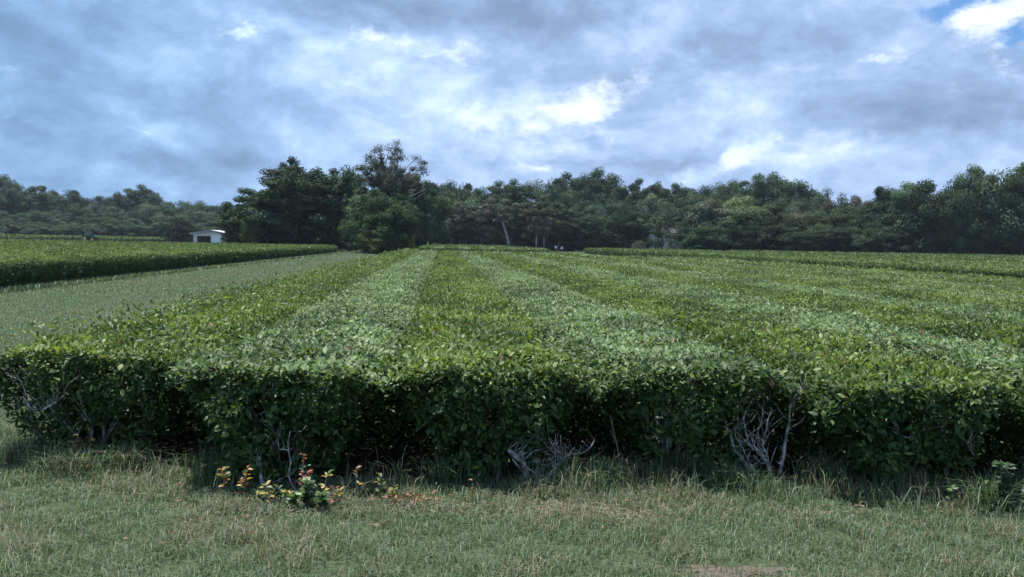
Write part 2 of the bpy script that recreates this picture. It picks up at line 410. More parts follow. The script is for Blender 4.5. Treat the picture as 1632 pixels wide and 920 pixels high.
limb(3,[(1225,655,0),(1229,662,0),(1234,668,0)],5.97,[.005,.006,.008],M_PALE)
limb(4,[(1516,760,.1),(1512,700,.08),(1508,682,.05),(1506,668,.03)],5.85,[.03,.02,.012,.008],M_STEM,'trunk')
limb(4,[(1560,730,.0),(1551,715,0),(1553,700,0),(1556,688,0)],5.75,[.012,.010,.010,.006],M_PALE)
limb(4,[(1430,690,0),(1452,700,0),(1478,708,.05)],5.8,[.006,.008,.010],M_STEM)

# second field beyond the mown gap, and its continuation
def block(x0,n,ya,yb,h,lab_first,lab_rest,group,first_side=True,last_side=False,start=None,lai=2.6):
    for k in range(n):
        xc=x0+SP*(k+.5); y0=start(xc) if start else ya
        f=(k==0 and first_side)
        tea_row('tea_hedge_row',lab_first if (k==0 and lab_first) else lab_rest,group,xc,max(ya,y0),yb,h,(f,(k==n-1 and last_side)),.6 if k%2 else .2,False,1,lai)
block(25.3,14,24,156,.82,'first tea row beyond the mown gap, its shaded side showing dark',
      'level tea row in the strip between the two mown gaps','tea rows between the two mown gaps',True,False,lambda x:1.35*x)
block(51.5,34,60,158,.86,'first tea row past the farther mown gap, a thin dark side showing',
      'level tea row in the far strip under the tall wood','tea rows in the far strip',True,False,lambda x:1.35*x)
block(-2.6,10,99,126,.95,None,'short tea row just past the end of the striped field','tea rows beyond the end of the main field',True,True)
block(-2.0,10,133,185,.86,None,'tea row of the last block before the grey oaks','tea rows before the grey oaks',True,True)
# field left of the grass path (first row has its side to the path)
for k in range(30):
    xc=-12.6-SP*(k+.5); y0=max(15,1.55*abs(xc))
    tea_row('tea_hedge_row','tea row left of the grass path, its shaded side facing the path' if k==0 else 'level tea row merging into the field left of the path',
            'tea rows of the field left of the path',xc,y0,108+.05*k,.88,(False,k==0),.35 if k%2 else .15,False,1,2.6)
# far cross rows behind the tractor
for (yy,xa,xb,n,lab,grp) in ((249,-150,-83,9,'far tea row running across behind the dark tractor','far cross rows behind the tractor'),
                             (276,-170,-86,12,'farthest tea row running across below the left wood','far cross rows below the left wood')):
    for k in range(n):
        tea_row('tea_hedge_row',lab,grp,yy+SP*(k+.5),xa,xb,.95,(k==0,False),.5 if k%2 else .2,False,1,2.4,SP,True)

# ------------------------------------------------------------------ grass
def blades(fo,P,h,w,lean,cols,segs=2):
    n=len(P); az=rng.uniform(0,2*np.pi,n); 
    ld=np.stack([np.cos(az),np.sin(az),np.zeros(n)],-1); sd=np.stack([-np.sin(az+rng.normal(0,.8,n)),np.cos(az),np.zeros(n)],-1); sd=norm(sd)
    h=np.asarray(h); lean=np.asarray(lean); w=np.broadcast_to(np.asarray(w,float),(n,))
    p0=P; p1=P+ld*(h*lean*.3)[:,None]+np.array((0,0,1.))*(h*.6)[:,None]; p2=P+ld*(h*lean)[:,None]+np.array((0,0,1.))*(h*(1-.35*np.minimum(lean,1.6)))[:,None]
    V=np.stack([p0-sd*w[:,None]/2,p0+sd*w[:,None]/2,p1-sd*w[:,None]*.4,p1+sd*w[:,None]*.4,p2],1)
    T=np.array([(0,1,3),(0,3,2),(2,3,4)])[None]+(np.arange(n)*5)[:,None,None]
    fo.add(V.reshape(-1,3),T.reshape(-1,3),np.repeat(cols,5,axis=0))
GR=np.array((.088,.142,.074)); GR2=np.array((.138,.185,.108)); STRAW=np.array((.22,.20,.145)); PINK=np.array((.175,.135,.11)); BLUE=np.array((.07,.135,.085))
dry=Field2(1.5,21); dry2=Field2(.45,22)
def grasscol(x,y,bias=0.0,soft=0.0):
    n=len(x); t=np.clip(.19+bias+.20*dry(x,y)+.13*dry2(x,y)+rng.normal(0,.25,n),0,1)
    c=mixc(GR,GR2,rng.random(n)); b=rng.random(n)<.25; c[b]=BLUE
    s=rng.random(n)<t*.75; c[s]=mixc(PINK,STRAW,rng.random(s.sum()))
    if soft: c=c*(1-soft)+soft*mixc(np.array((.110,.170,.105)),np.array((.165,.180,.130)),np.clip(.25+.3*dry(x,y),0,1))
    return c*rng.lognormal(0,.18*(1-.6*soft),n)[:,None]
def front_y(x): return np.interp(x,XC,Y0)+.05
fo=Foliage()
n=300000; x=rng.uniform(-5.6,5.2,n); y=rng.uniform(3.7,8.2,n); k=(y<front_y(x)+.15)|(x<XL-.1); x,y=x[k],y[k]
k=rng.random(len(x))<np.clip(.75+.35*dry2(x,y)-.25*(dry(x,y)>1.0),.12,1); 
# the worn sandy patch at the lower edge stays nearly bare
bp=on_plane(1165,912); k&=~((((x-bp[0])/.42)**2+((y-bp[1])/.13)**2<1)&(rng.random(len(x))<.72))
x,y=x[k],y[k]; n=len(x)
blades(fo,np.stack([x,y,np.zeros(n)],-1),rng.uniform(.03,.095,n)*(1+.25*dry(x,y).clip(-1,1)),.0042,rng.uniform(.2,1.5,n),grasscol(x,y))
# the mown path on the left, thinning with distance
for (ya,yb,nn,ww,hh) in ((7.5,14,90000,.006,.055),(14,26,70000,.011,.06),(26,55,60000,.022,.07),(55,112,30000,.05,.09)):
    y=rng.uniform(ya,yb,nn); x=rng.uniform(np.maximum(-12.7,-.62*y-1),XL-.05); 
    blades(fo,np.stack([x,y,np.zeros(nn)],-1),rng.uniform(.5,1.2,nn)*hh,ww,rng.uniform(.2,1.4,nn),grasscol(x*1.1,y*.09,-.1,.8))
# grass strips in the mown gaps and at the field end
for (xa,xb,ya,yb,nn) in ((18.9,25.3,25,62,30000),(11.5,25.3,61,98,40000),(-3,12,77,99,26000),(12.5,25,98,185,20000),(45.9,51.5,70,158,20000),(-60,-12,108,125,20000),(-130,-60,108,249,20000)):
    x=rng.uniform(xa,xb,nn); y=rng.uniform(ya,yb,nn)
    blades(fo,np.stack([x,y,np.zeros(nn)],-1),rng.uniform(.5,1.2,nn)*.12,.05,rng.uniform(.2,1.2,nn),grasscol(x,y*.2,-.1,.6))
tag(link('mown_grass',fo.mesh('mown_grass'),M_GRASS),'short patchy mown grass before the tea hedges and along the path','grass',None,'stuff')
# rough uncut grass at the feet of the hedge ends
fo=Foliage(); hf=Field2(.9,31)
n=13000; x=rng.uniform(-5.2,4.6,n); off=rng.normal(-.14,.20,n); y=front_y(x)+off
dens=np.where(x<-1.9,.75,np.where(x<-.1,.14,np.where(x<.55,.5,1.0)))
k=(rng.random(n)<dens*np.clip(.55+.55*hf(x,y),.03,1))&(off<.3)&(off>-.62); x,y,off=x[k],y[k],off[k]; n=len(x)
h=rng.uniform(.07,.22,n)*np.clip(1+.45*hf(x,y),.3,1.8)*np.clip(1.15-1.3*np.abs(off+.05),.35,1.15)
blades(fo,np.stack([x,y,np.zeros(n)],-1),h,rng.uniform(.004,.007,n),rng.uniform(.15,1.0,n),grasscol(x,y,.05))
n=9000; x=rng.uniform(-5.6,XL+.1,n); y=rng.uniform(6.1,8.6,n); k=rng.random(n)<np.clip(.5+.5*hf(x,y),0,1)*np.clip(1.6-(np.abs(x-XL)/1.6),.1,1); x,y=x[k],y[k]; n=len(x)
blades(fo,np.stack([x,y,np.zeros(n)],-1),rng.uniform(.06,.2,n),.005,rng.uniform(.2,1.0,n),grasscol(x,y,-.1))
for xe in (-12.5,):
    n=16000; y=rng.uniform(18,108,n); x=xe+rng.normal(0,.16,n); blades(fo,np.stack([x,y,np.zeros(n)],-1),rng.uniform(.08,.28,n),.0012*y,rng.uniform(.2,.9,n),grasscol(x,y*.3,-.05))
tag(link('tall_grass',fo.mesh('tall_grass'),M_GRASS),'rough uncut grass along the foot of the hedges','tall grass',None,'stuff')
# leaf litter and thatch
fo=Foliage()
n=5200; x=rng.uniform(-3.4,4.4,n); y=front_y(x)+rng.normal(.12,.38,n); k=(holes(x*.5,y*.5)>-.3)&(y<front_y(x)+.04); x,y=x[k],y[k]; n=len(x)
a=rng.uniform(0,2*np.pi,n); D=np.stack([np.cos(a),np.sin(a),rng.normal(0,.2,n)],-1); N=np.array((0,0,1.))+rng.normal(0,.3,(n,3)); L=rng.uniform(.025,.06,n)
c=mixc(np.array((.11,.06,.045)),np.array((.27,.17,.125)),rng.random(n)); fo.leaves(np.stack([x,y,rng.uniform(.004,.02,n)],-1),D,N,L,L*.45,c,False)
for px,py,nn,sx,sy in ((960,822,1400,.32,.12),(650,808,160,.11,.05),(820,812,700,.45,.1),(360,805,220,.16,.07),(500,815,700,.5,.1),(1290,820,200,.3,.1),(190,785,300,.3,.12)):
    q=on_plane(px,py); x=q[0]+rng.normal(0,sx,nn); y=q[1]+rng.normal(0,sy,nn); a=rng.uniform(0,2*np.pi,nn)
    D=np.stack([np.cos(a),np.sin(a),rng.normal(.05,.15,nn)],-1); N=np.array((0,0,1.))+rng.normal(0,.3,(nn,3)); L=rng.uniform(.03,.09,nn)
    fo.leaves(np.stack([x,y,rng.uniform(.006,.035,nn)],-1),D,N,L,.0045,mixc(PINK*1.2,STRAW*1.1,rng.random(nn)),False)
q=on_plane(652,806); nn=70; x=q[0]+rng.normal(0,.1,nn); y=q[1]+rng.normal(0,.04,nn); D=rng.normal(0,1,(nn,3)); D[:,2]=np.abs(D[:,2])*.5; L=rng.uniform(.03,.06,nn)
fo.leaves(np.stack([x,y,rng.uniform(.01,.07,nn)],-1),D,np.array((0,0,1.))+rng.normal(0,.5,(nn,3)),L,L*.45,mixc(np.array((.20,.10,.06)),np.array((.28,.16,.10)),rng.random(nn)),True)
tag(link('leaf_litter',fo.mesh('leaf_litter'),M_LITTER),'brown fallen leaves and dry thatch under the hedge ends','litter',None,'stuff')
# soil sheet under the bushes
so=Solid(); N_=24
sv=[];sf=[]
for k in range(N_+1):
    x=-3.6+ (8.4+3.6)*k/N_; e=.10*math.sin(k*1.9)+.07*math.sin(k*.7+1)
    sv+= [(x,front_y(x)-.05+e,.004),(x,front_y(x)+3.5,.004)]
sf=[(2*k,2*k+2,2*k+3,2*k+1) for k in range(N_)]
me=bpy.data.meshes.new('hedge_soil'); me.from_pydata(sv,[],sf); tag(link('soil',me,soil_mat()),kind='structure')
# bare sandy patch at the lower edge of the view
so=Solid(); sv=[(bp[0],bp[1],.005)]
for k in range(28):
    a=2*math.pi*k/28; q=1+.28*math.sin(3*a+1)+.2*math.sin(7*a)+.12*math.sin(11*a+2); sv.append((bp[0]+.27*q*math.cos(a),bp[1]+.09*q*math.sin(a),.005))
me=bpy.data.meshes.new('sand_patch'); me.from_pydata(sv,[],[(0,1+k,1+(k+1)%28) for k in range(28)]); tag(link('bare_ground',me,plain('sandy_soil',(.115,.095,.078),.95,0,.1,.4,30)),kind='structure')

# ------------------------------------------------------------------ tufts, seedlings, stalks
def tuft(px,py,n,h,spread,label,dry_=0.0):
    q=on_plane(px,py); root=thing('grass_tuft',label,'grass tuft',tuple(q),0,'long grass tufts at the hedge foot')
    fo=Foliage(); a=rng.uniform(0,2*np.pi,n); r=np.abs(rng.normal(0,spread,n)); P=np.stack([np.cos(a)*r,np.sin(a)*r*.7,np.zeros(n)],-1)
    c=grasscol(P[:,0]+q[0],P[:,1]+q[1],dry_); blades(fo,P,rng.uniform(.5,1.1,n)*h,.006,rng.uniform(.2,1.3,n),c)
    link('blades',fo.mesh('blades'),M_GRASS,root)
tuft(200,752,260,.26,.11,'arching grass tuft under the first row, right of its corner trunk')
tuft(352,768,320,.30,.12,'dense upright grass tuft between the first and second tea rows')
tuft(700,772,160,.26,.07,'thin grass tuft left of the dark forked trunk')
tuft(1085,768,260,.30,.14,'tall grass tuft in the gap between third and fourth rows')
tuft(1320,772,260,.28,.14,'long grass tuft below the dark hollow of the fifth row')
tuft(1575,815,260,.30,.12,'arching grass tuft at the leafy end of the fifth row')
tuft(40,735,300,.22,.16,'low spreading grass tuft beside the corner of the first row')
tuft(975,775,220,.27,.13,'shaggy grass tuft at the foot of the tall thin dry stalk')
tuft(1165,780,240,.24,.16,'low wide grass tuft before the bare stems of the fourth row')
tuft(1430,798,240,.26,.15,'shaggy grass tuft left of the leafy end of row five')
tuft(120,757,240,.25,.13,'upright grass tuft hiding the foot of the corner trunk')
tuft(860,790,180,.17,.12,'short grass tuft before the dark forked trunk')
def seedling(px,py,h,nl,cols,label,leaf=.06,lean=0.0,n_st=1):
    q=on_plane(px,py); root=thing('seedling',label,'seedling',tuple(q),0,'seedlings at the hedge foot')
    fo=Foliage(); so=Solid()
    for s_ in range(n_st):
        dx,dy=(rng.normal(0,.07),rng.normal(0,.03)) if s_ else (0,0); hh=h*(1 if not s_ else rng.uniform(.5,.95)); e=np.array((dx+lean*hh+rng.normal(0,.03),dy-.03,hh)); b=np.array((dx,dy,0))
        so=Solid(); so.tube([b,(b+e)/2+rng.normal(0,.008,3),e],[.004,.003,.0015],5); so.obj('stem',M_STEM,root)
        t=rng.uniform(.3,1.02,nl); P=b+(e-b)*t[:,None]; a=np.arange(nl)*2.4+rng.normal(0,.4,nl)
        D=np.stack([np.cos(a),np.sin(a),rng.uniform(-.1,.8,nl)],-1); N=np.array((0,-.3,1.))+rng.normal(0,.3,(nl,3)); L=leaf*.85*rng.uniform(.6,1.25,nl)
        cc=np.array(cols)[rng.integers(0,len(cols),nl)]*rng.lognormal(0,.12,nl)[:,None]; fo.leaves(P,D,N,L,L*.5,cc,True)
    link('leaves',fo.mesh('leaves'),M_WEED,root)
OR=(.32,.15,.05); RD=(.27,.085,.05); YE=(.34,.28,.06); GN=(.045,.095,.035); LG=(.10,.17,.045); SA=(.30,.16,.12); GB=(.045,.09,.05)
seedling(388,797,.22,22,[OR,OR,GN,YE],'orange leaved seedling left of the second row stem',.05,0,3)
seedling(420,806,.14,22,[GN,YE,GB,GN],'low green seedling with yellow tips below the orange one',.05,0,5)
seedling(481,800,.33,22,[RD,GN,GB,RD],'red tipped seedling against the thin pale stem',.055,0,2)
seedling(512,803,.21,16,[YE,LG,YE],'bright yellow seedling right of the thin pale stem',.05,.15,2)
seedling(532,812,.16,9,[SA,SA,RD],'salmon pink seedling leaning out over the bare soil',.055,.1,2)
seedling(490,812,.19,34,[GN,GB,LG],'dark green bushy seedling under the yellow one',.06,0,6)
seedling(576,796,.22,12,[OR,YE,GB],'slender seedling with orange and yellow leaves under row two',.045,0,1)
seedling(606,796,.17,12,[YE,LG,GN],'small yellow green seedling at the right of row two',.05,0,2)
seedling(752,800,.15,9,[OR,GN],'tiny orange tipped seedling below the third row',.035,0,1)
seedling(745,775,.22,20,[LG,GN,LG],'light green leafy shoot low on the third row',.07,0,3)
seedling(1385,770,.30,16,[GN,GB,GB],'dark leafy shoot in the hollow of the fifth row',.075,0,2)
seedling(1600,818,.36,40,[GB,GN,GB],'dark green bushy shoot at the right end of row five',.06,0,5)
seedling(1560,812,.20,18,[GN,LG],'small green shoot left of the bushy one in row five',.05,0,3)
seedling(235,735,.40,22,[GB,GN,(.09,.17,.10)],'broad leaved sapling in the dark hollow of the first row',.085,.05,1)
seedling(118,742,.28,26,[(.20,.19,.04),(.24,.16,.05),GN],'yellowing leafy shoot beside the corner trunk',.05,.25,3)
seedling(1285,735,.27,14,[LG,GN,(.12,.22,.12)],'light green shoot right of the bare stems of row four',.07,0,2)
def stalk(px,py,px2,py2,label):
    q=on_plane(px,py); d=float(np.dot(q-CAM,fw)); e=at_depth(px2,py2,d-.02); root=thing('dry_stalk',label,'dry stalk',tuple(q),0,'dry stalks before the hedge')
    so=Solid(); l=e-q; so.tube([(0,0,0),l*.5+np.array((.012,0,0)),l],[.0045,.0035,.002],5)
    so.tube([l*.62,l*.62+np.array((-.03,0,.07))],[.003,.0012],4); so.obj('stem',plain('dry_stalk_skin',(.34,.29,.2),.8),root)
stalk(990,760,972,662,'tall thin dry stalk in the gap right of row three')
stalk(1305,752,1318,705,'short dry stalk right of the bare stems')
stalk(1470,800,1475,752,'bent dry stalk under the fifth row')
stalk(1345,745,1332,700,'leaning dry stalk before the dark hollow')

# ------------------------------------------------------------------ trees
def tree_proto(kind,seed,H,Wd,n_clump,n_leaf,leaf,base_frac,top_shape=1.0,sparse=False,flat=.7,rc=(.10,.17)):
    """returns crown mesh and trunk mesh in metres, standing on the origin"""
    g=np.random.default_rng(seed); fo=Foliage(); so=Solid()
    zc=H*(base_frac+(1-base_frac)*.5); hz=H*(1-base_frac)*.5; rx=Wd/2
    C=[]; tries=0
    while len(C)<n_clump and tries<20000:
        tries+=1
        u=g.normal(0,1,3); u/=np.linalg.norm(u); rr=g.random()**(1/3.2) if not sparse else g.random()**.45
        if u[2]<-.3 and g.random()<.25: continue
        p=np.array((u[0]*rx*rr,u[1]*rx*rr,zc+u[2]*hz*rr*(top_shape if u[2]>0 else 1)))
        lump=1+.22*math.sin(3*math.atan2(u[1],u[0])+seed)+.15*math.sin(7*u[2]+2*u[0]+seed*1.7)
        p[:2]*=lump; p[2]=zc+(p[2]-zc)*(1+.12*math.sin(4*math.atan2(u[1],u[0])+seed*2.1))
        if kind=='pine' and p[2]<H*.5 and g.random()<.7: continue
        r=Wd*g.uniform(*rc)
        C.append((p,r))
    per=n_leaf//len(C)
    for p,r in C:
        u=g.normal(0,1,(per,3)); u=norm(u); rr=g.random(per)**.4
        P=p+u*rr[:,None]*r*np.array((1,1,flat))
        N=u*1.0+np.array((0,0,.5))+g.normal(0,.38,(per,3)); D=np.cross(N,g.normal(0,1,(per,3)))
        base=.62+.76*g.random(); hue=g.uniform(-.15,.15)
        c=np.stack([np.full(per,1+hue),np.full(per,1.0),np.full(per,1-hue)],-1)*(base*g.lognormal(0,.2,per))[:,None]
        L=leaf*g.uniform(.6,1.35,per); fo.leaves(P-norm(D)*L[:,None]*.5,D,N,L,L*.7,c,False)
    crown=fo.mesh('crown')
    r0_=max(.10,H*.017); th=H*(.62 if kind!='pine' else .86)
    lean=g.normal(0,.02*H,2); P=[np.array((lean[0]*t*t,lean[1]*t*t,th*t)) for t in np.linspace(0,1,7)]
    so.tube(P,[r0_*1.35]+[r0_*(1-.75*t) for t in np.linspace(.15,1,6)],8)
    for p,r in (C if sparse else C[::3]):
        z0=min(th*.97,max(H*max(.18,base_frac*.9),p[2]-.35*np.hypot(p[0],p[1])-r*.5)); t=z0/th; b=np.array((lean[0]*t*t,lean[1]*t*t,z0)); m=(b+p)/2+np.array((0,0,-.03*H))+g.normal(0,.02*H,3)
        so.tube([b,m,p],[r0_*.42*(1.1-t),r0_*.22,.03],5)
    tr=so.obj('trunk',M_BARK); tm=tr.data; bpy.data.objects.remove(tr)
    return crown,tm,H,Wd
crown_mats=[]
PR={}
def proto(key,*a,**k):
    c,t,H,W=tree_proto(*a,**k); c.materials.append(M_TREE); PR[key]=(c,t,H,W)
for s_ in range(5): proto(('oak',s_),'oak',20+s_,15,12,85,26000,.40,.06,rc=(.11,.21))
for s_ in range(3): proto(('pine',s_),'pine',40+s_,19,10,70,16000,.40,.34,flat=.6,rc=(.12,.2))
for s_ in range(3): proto(('bushy',s_),'oak',60+s_,12,10,85,24000,.36,.0,rc=(.11,.2))
for s_ in range(2): proto(('airy',s_),'oak',80+s_,13,10,130,22000,.32,.16,sparse=True,rc=(.07,.12))
proto(('bigdark',0),'oak',91,15,10.5,170,36000,.34,.0,rc=(.09,.15))
proto(('bigdark',1),'oak',93,15,9.0,140,28000,.34,.0,rc=(.09,.15))
proto(('fresh',0),'oak',95,9,9,130,26000,.28,.0,rc=(.09,.15))
proto(('thin',0),'oak',83,13,10,80,5800,.36,.12,sparse=True,rc=(.08,.13))
proto(('lace',0),'oak',97,16.5,8.5,170,20000,.17,.34,sparse=True,flat=1.0,rc=(.045,.10))
proto(('shrub',0),'oak',99,3,3.2,50,6000,.12,.0,rc=(.12,.2))
proto(('shrub',1),'oak',101,3,3.2,50,6000,.12,.0,rc=(.12,.2))
DARK=(.036,.060,.034); OAK=(.054,.084,.048); GREY=(.105,.125,.095); PINEC=(.056,.090,.055); FRESH=(.038,.074,.034); LIGHT=(.10,.145,.07); OLIVE=(.065,.085,.035); FARC=(.054,.084,.055)
TCOUNT=[0]; WK={'oak':1.45,'pine':1.5,'bushy':1.35,'airy':1.2}
def tree(px,top,wpx,dep,key,col,label,group=None,name='broadleaf_tree',rz=None,vary=.14,barkmat=None,cat='tree'):
    c,t,H,W=PR[key]; h=EYE+(horizon(px)-top)/F*dep; w=wpx/F*dep*WK.get(key[0],1.0)
    root=thing(name,label,cat,stand(px,dep),0,group)
    a=rng.uniform(0,6.28) if rz is None else rz
    sc=(w/W*.92,w/W*.92,h/H*.95)
    cr=link('crown',c,None,root); cr.scale=sc; cr.rotation_euler=(0,0,a); k=rng.lognormal(0,vary*1.35); cr.color=(col[0]*k*rng.uniform(.93,1.07),col[1]*k,col[2]*k*rng.uniform(.93,1.07),1)
    tk=link('trunk',t,None,root); tk.scale=sc; tk.rotation_euler=(0,0,a)
    if barkmat: 
        tk.material_slots[0].link='OBJECT'; tk.material_slots[0].material=barkmat
    TCOUNT[0]+=1
    return root
def oak(): return ('oak',int(rng.integers(5)))
def pine(): return ('pine',int(rng.integers(3)))
def bushy(): return ('bushy',int(rng.integers(3)))
# -- left wood
GL='trees of the left wood'
LT=[(-30,285,50,oak(),'tree of the left wood at the edge of the view'),(5,282,50,oak(),'tallest dark tree at the far left end of the left wood'),(32,296,40,oak(),None),(62,294,34,pine(),'thin topped tree above the left wood, left of the tractor'),(85,306,36,oak(),None),(112,302,46,oak(),'rounded dark tree behind the dark tractor'),
    (140,313,38,oak(),None),(163,312,36,oak(),None),(188,309,36,oak(),None),(207,299,26,pine(),'small pine left of the ragged pine in the left wood'),(228,293,36,pine(),'ragged pine standing above the left wood'),(250,312,42,oak(),None),(280,318,46,oak(),None),(308,321,40,oak(),None),(335,323,40,oak(),None),(360,322,44,oak(),None)]
for px,top,w,k,l in LT: tree(px,top,w,rng.uniform(325,345),k,FARC,l or 'dark tree merging into the skyline of the left wood',GL)
for px in range(-20,380,24): tree(px+rng.uniform(-6,6),rng.uniform(328,345),42,rng.uniform(300,318),bushy() if rng.random()<.5 else oak(),FARC if rng.random()<.6 else OAK,'lower tree at the front edge of the left wood',GL)
for px in range(-20,380,26): tree(px+rng.uniform(-6,6),rng.uniform(350,362),36,rng.uniform(292,298),bushy(),OAK,'low bushy tree at the foot of the left wood',GL)
tree(283,345,44,258,bushy(),DARK,'dark rounded tree just left of the white shed',GL)
tree(362,372,18,238,('shrub',0),DARK,'dark shrub against the right wall of the shed',None,'shrub',cat='shrub')
# -- middle clump at the end of the path
GM='trees of the clump at the path end'
tree(474,243,70,129,('bigdark',1),DARK,'narrow pointed tree at the top of the dark clump',GM,rz=5.0)
tree(470,262,150,126,('bigdark',0),DARK,'widest dark tree of the clump right of the white shed',GM,rz=.4)
tree(425,278,110,130,('bigdark',1),DARK,'sloping left shoulder tree of the big dark clump',GM,rz=2.0)
tree(390,312,80,134,('bigdark',1),OAK,'lowest outer tree of the dark clump, nearest the shed',GM,rz=4.0)
tree(518,262,90,128,('bigdark',1),DARK,'dark tree at the right end of the clump, beside the pointed one',GM,rz=1.0)
tree(402,340,40,122,('shrub',0),OLIVE,'olive green low tree before the dark clump',GM)
tree(552,262,64,160,oak(),OAK,'round topped tree behind, between the dark clump and the lacy tree',GM)
tree(620,220,128,128,('lace',0),(.062,.072,.056),'tall lacy half bare tree above the green tree',GM,'sparse_tree',rz=.8)
tree(600,283,110,124,('bigdark',1),OAK,'dark leafy tree right behind the bright green tree',GM,rz=3.3)
tree(640,318,60,116,('bigdark',0),OAK,'small dark tree crowding the right side of the bright green one',GM,rz=.9)
tree(604,304,104,112,('fresh',0),FRESH,'bright green leafy tree at the end of the grass path',GM,rz=.3)
tree(655,272,76,140,('bigdark',0),OAK,'dark tree behind the right side of the bright green tree',GM,rz=2.2)
tree(676,290,60,165,oak(),OAK,'shorter dark tree right of the bright green tree',GM)
tree(560,320,60,140,bushy(),OAK,'dull green tree in the dip between the clump and green tree',GM)
GS='shrubs at the path end'
tree(592,366,56,108,('shrub',0),OLIVE,'olive shrub standing out at the end of the path',GS,'shrub',cat='shrub')
tree(556,372,46,124,('shrub',1),DARK,'dark shrub left of the olive one at the path end',GS,'shrub',cat='shrub')
tree(625,372,40,110,('shrub',1),DARK,'dark shrub under the right of the bright green tree',GS,'shrub',cat='shrub')
tree(656,376,14,112,('shrub',1),(.13,.14,.05),'narrow yellowish shrub at the start of row one far end',GS,'shrub',cat='shrub')
# -- central wood
GC='trees of the central wood'
CT=[(690,290,44,oak()),(712,285,46,oak()),(738,291,40,oak()),(765,295,44,oak()),(795,287,40,pine()),(818,284,34,pine()),(845,288,46,oak()),(880,283,46,oak()),(905,276,44,pine()),(925,274,46,oak()),(950,272,48,oak()),(975,274,54,oak()),(1000,290,40,oak()),(1022,286,36,pine()),(1045,294,40,oak()),(1070,293,36,pine()),(1095,291,46,oak()),(1122,295,40,oak()),(1150,290,46,oak()),(1178,282,50,oak()),(1205,279,48,pine()),(1228,280,54,oak()),(1256,284,50,oak()),(1282,291,46,oak()),(1302,302,40,oak())]
CL={818:'flat topped pine on the skyline above the leaning pale trunk',950:'tall round tree at the highest point of the central wood',975:'broad crown on the skyline right of the tallest round tree',1022:'small round pine standing in the skyline dip',1205:'tallest crown of the second hump of the central wood',712:'round tree on the skyline right of the bright green tree'}
for px,top,w,k in CT: tree(px,top,w,rng.uniform(225,240),k,PINEC,CL.get(px,'tall tree on the skyline of the central wood'),GC)
for px in range(680,1320,26): tree(px+rng.uniform(-8,8),rng.uniform(306,326),48,(rng.uniform(222,230) if 1005<px<1110 else rng.uniform(208,220)),oak(),OAK if rng.random()<.6 else FARC,'middle tier tree in the central wood',GC)
for px in range(670,1030,30):
    if 800<px<880: continue
    tree(px+rng.uniform(-8,8),rng.uniform(326,348),46,rng.uniform(194,203),oak() if rng.random()<.5 else bushy(),DARK if rng.random()<.5 else OAK,'dark tree at the front edge of the central wood',GC)
GO='grey oaks of the central wood'
tree(742,318,56,192,('airy',0),GREY,'grey oak left of the leaning pale trunk',GO)
tree(775,312,60,190,('airy',1),GREY,'pale grey oak whose crown covers the leaning trunk top',GO)
tree(815,314,56,193,('airy',0),GREY,'grey mossy oak behind the leaning pale trunk',GO)
tree(855,308,62,191,('airy',1),(.082,.09,.06),'grey olive oak above the two thin pale trunks',GO)
tree(890,318,56,196,('airy',0),OAK,'dull oak right of the two thin pale trunks',GO)
for px in range(685,1010,36): tree(px+rng.uniform(-8,8),rng.uniform(352,366),46,rng.uniform(197,204),bushy(),DARK,'low dark understory tree of the central wood',GC)
# trees before the white house and to the right
tree(998,330,42,190,('oak',1),DARK,'dark oak just left of the white house',GC)
tree(1018,384,24,176,('shrub',0),GREY,'left one of two pale grey shrubs before the white house',None,'shrub',cat='shrub')
tree(1074,383,26,175,('shrub',1),(.10,.12,.09),'right one of two pale grey shrubs before the white house',None,'shrub',cat='shrub')
tree(1055,320,74,188,('thin',0),OAK,'thin crowned oak screening the white house',GC)
tree(1106,325,38,190,('oak',3),DARK,'dark oak just right of the white house',GC)
RT=[(1122,322,44,176,oak(),OAK,'dark oak left of the pale round tree'),(1150,314,78,174,bushy(),GREY,'pale grey green round tree in the middle of the right wood'),(1188,312,64,172,bushy(),LIGHT,'light green crowned tree right of the pale round one'),(1228,328,70,170,oak(),OAK,'broad dark oak below the second hump'),
    (1262,330,56,172,bushy(),GREY,'greyish tree right of the broad dark oak'),(1300,338,54,172,bushy(),(.055,.075,.045),'mid green tree below the skyline gap'),(1312,356,46,165,('shrub',0),LIGHT,'bright pale bush at the wood edge below the skyline gap'),(1205,368,50,168,('shrub',1),(.095,.085,.06),'brownish grey bush at the foot of the wood'),
    (1340,330,56,172,bushy(),OAK,'dark tree right of the skyline gap bush'),(1330,310,40,195,('bushy',1),(.085,.08,.066),'bare greyish tree in the skyline gap'),(1362,311,40,190,('bushy',2),(.08,.08,.066),'bare greyish tree right of the skyline gap'),
    (1392,330,60,166,bushy(),DARK,'dark tree at the left foot of the right rise'),(1408,296,50,168,oak(),OAK,'round tree starting the right rise of the wood'),(1445,294,60,166,oak(),OAK,'broad tree left of the two lit crowns'),(1480,286,64,162,bushy(),(.05,.075,.045),'lit crown left of the tall dark column'),(1515,290,50,160,bushy(),OAK,'lit crown right of its taller neighbour'),
    (1548,268,56,164,oak(),DARK,'tall dark tree with a knob top near the right edge'),(1590,266,70,160,oak(),OAK,'tall broad tree at the right edge of the view'),(1628,263,64,158,oak(),OAK,'tallest tree cut by the right edge'),(1670,266,70,158,oak(),DARK,'tree just past the right edge')]
for px,top,w,d,k,c,l in RT: tree(px,top,w,d,k,c,l,'trees of the right wood')
for px in range(1116,1700,34): tree(px+rng.uniform(-8,8),rng.uniform(300,330) if px>1400 else rng.uniform(318,335),56,rng.uniform(176,188),bushy(),OAK if rng.random()<.5 else DARK,'middle tier tree in the right wood','trees of the right wood')
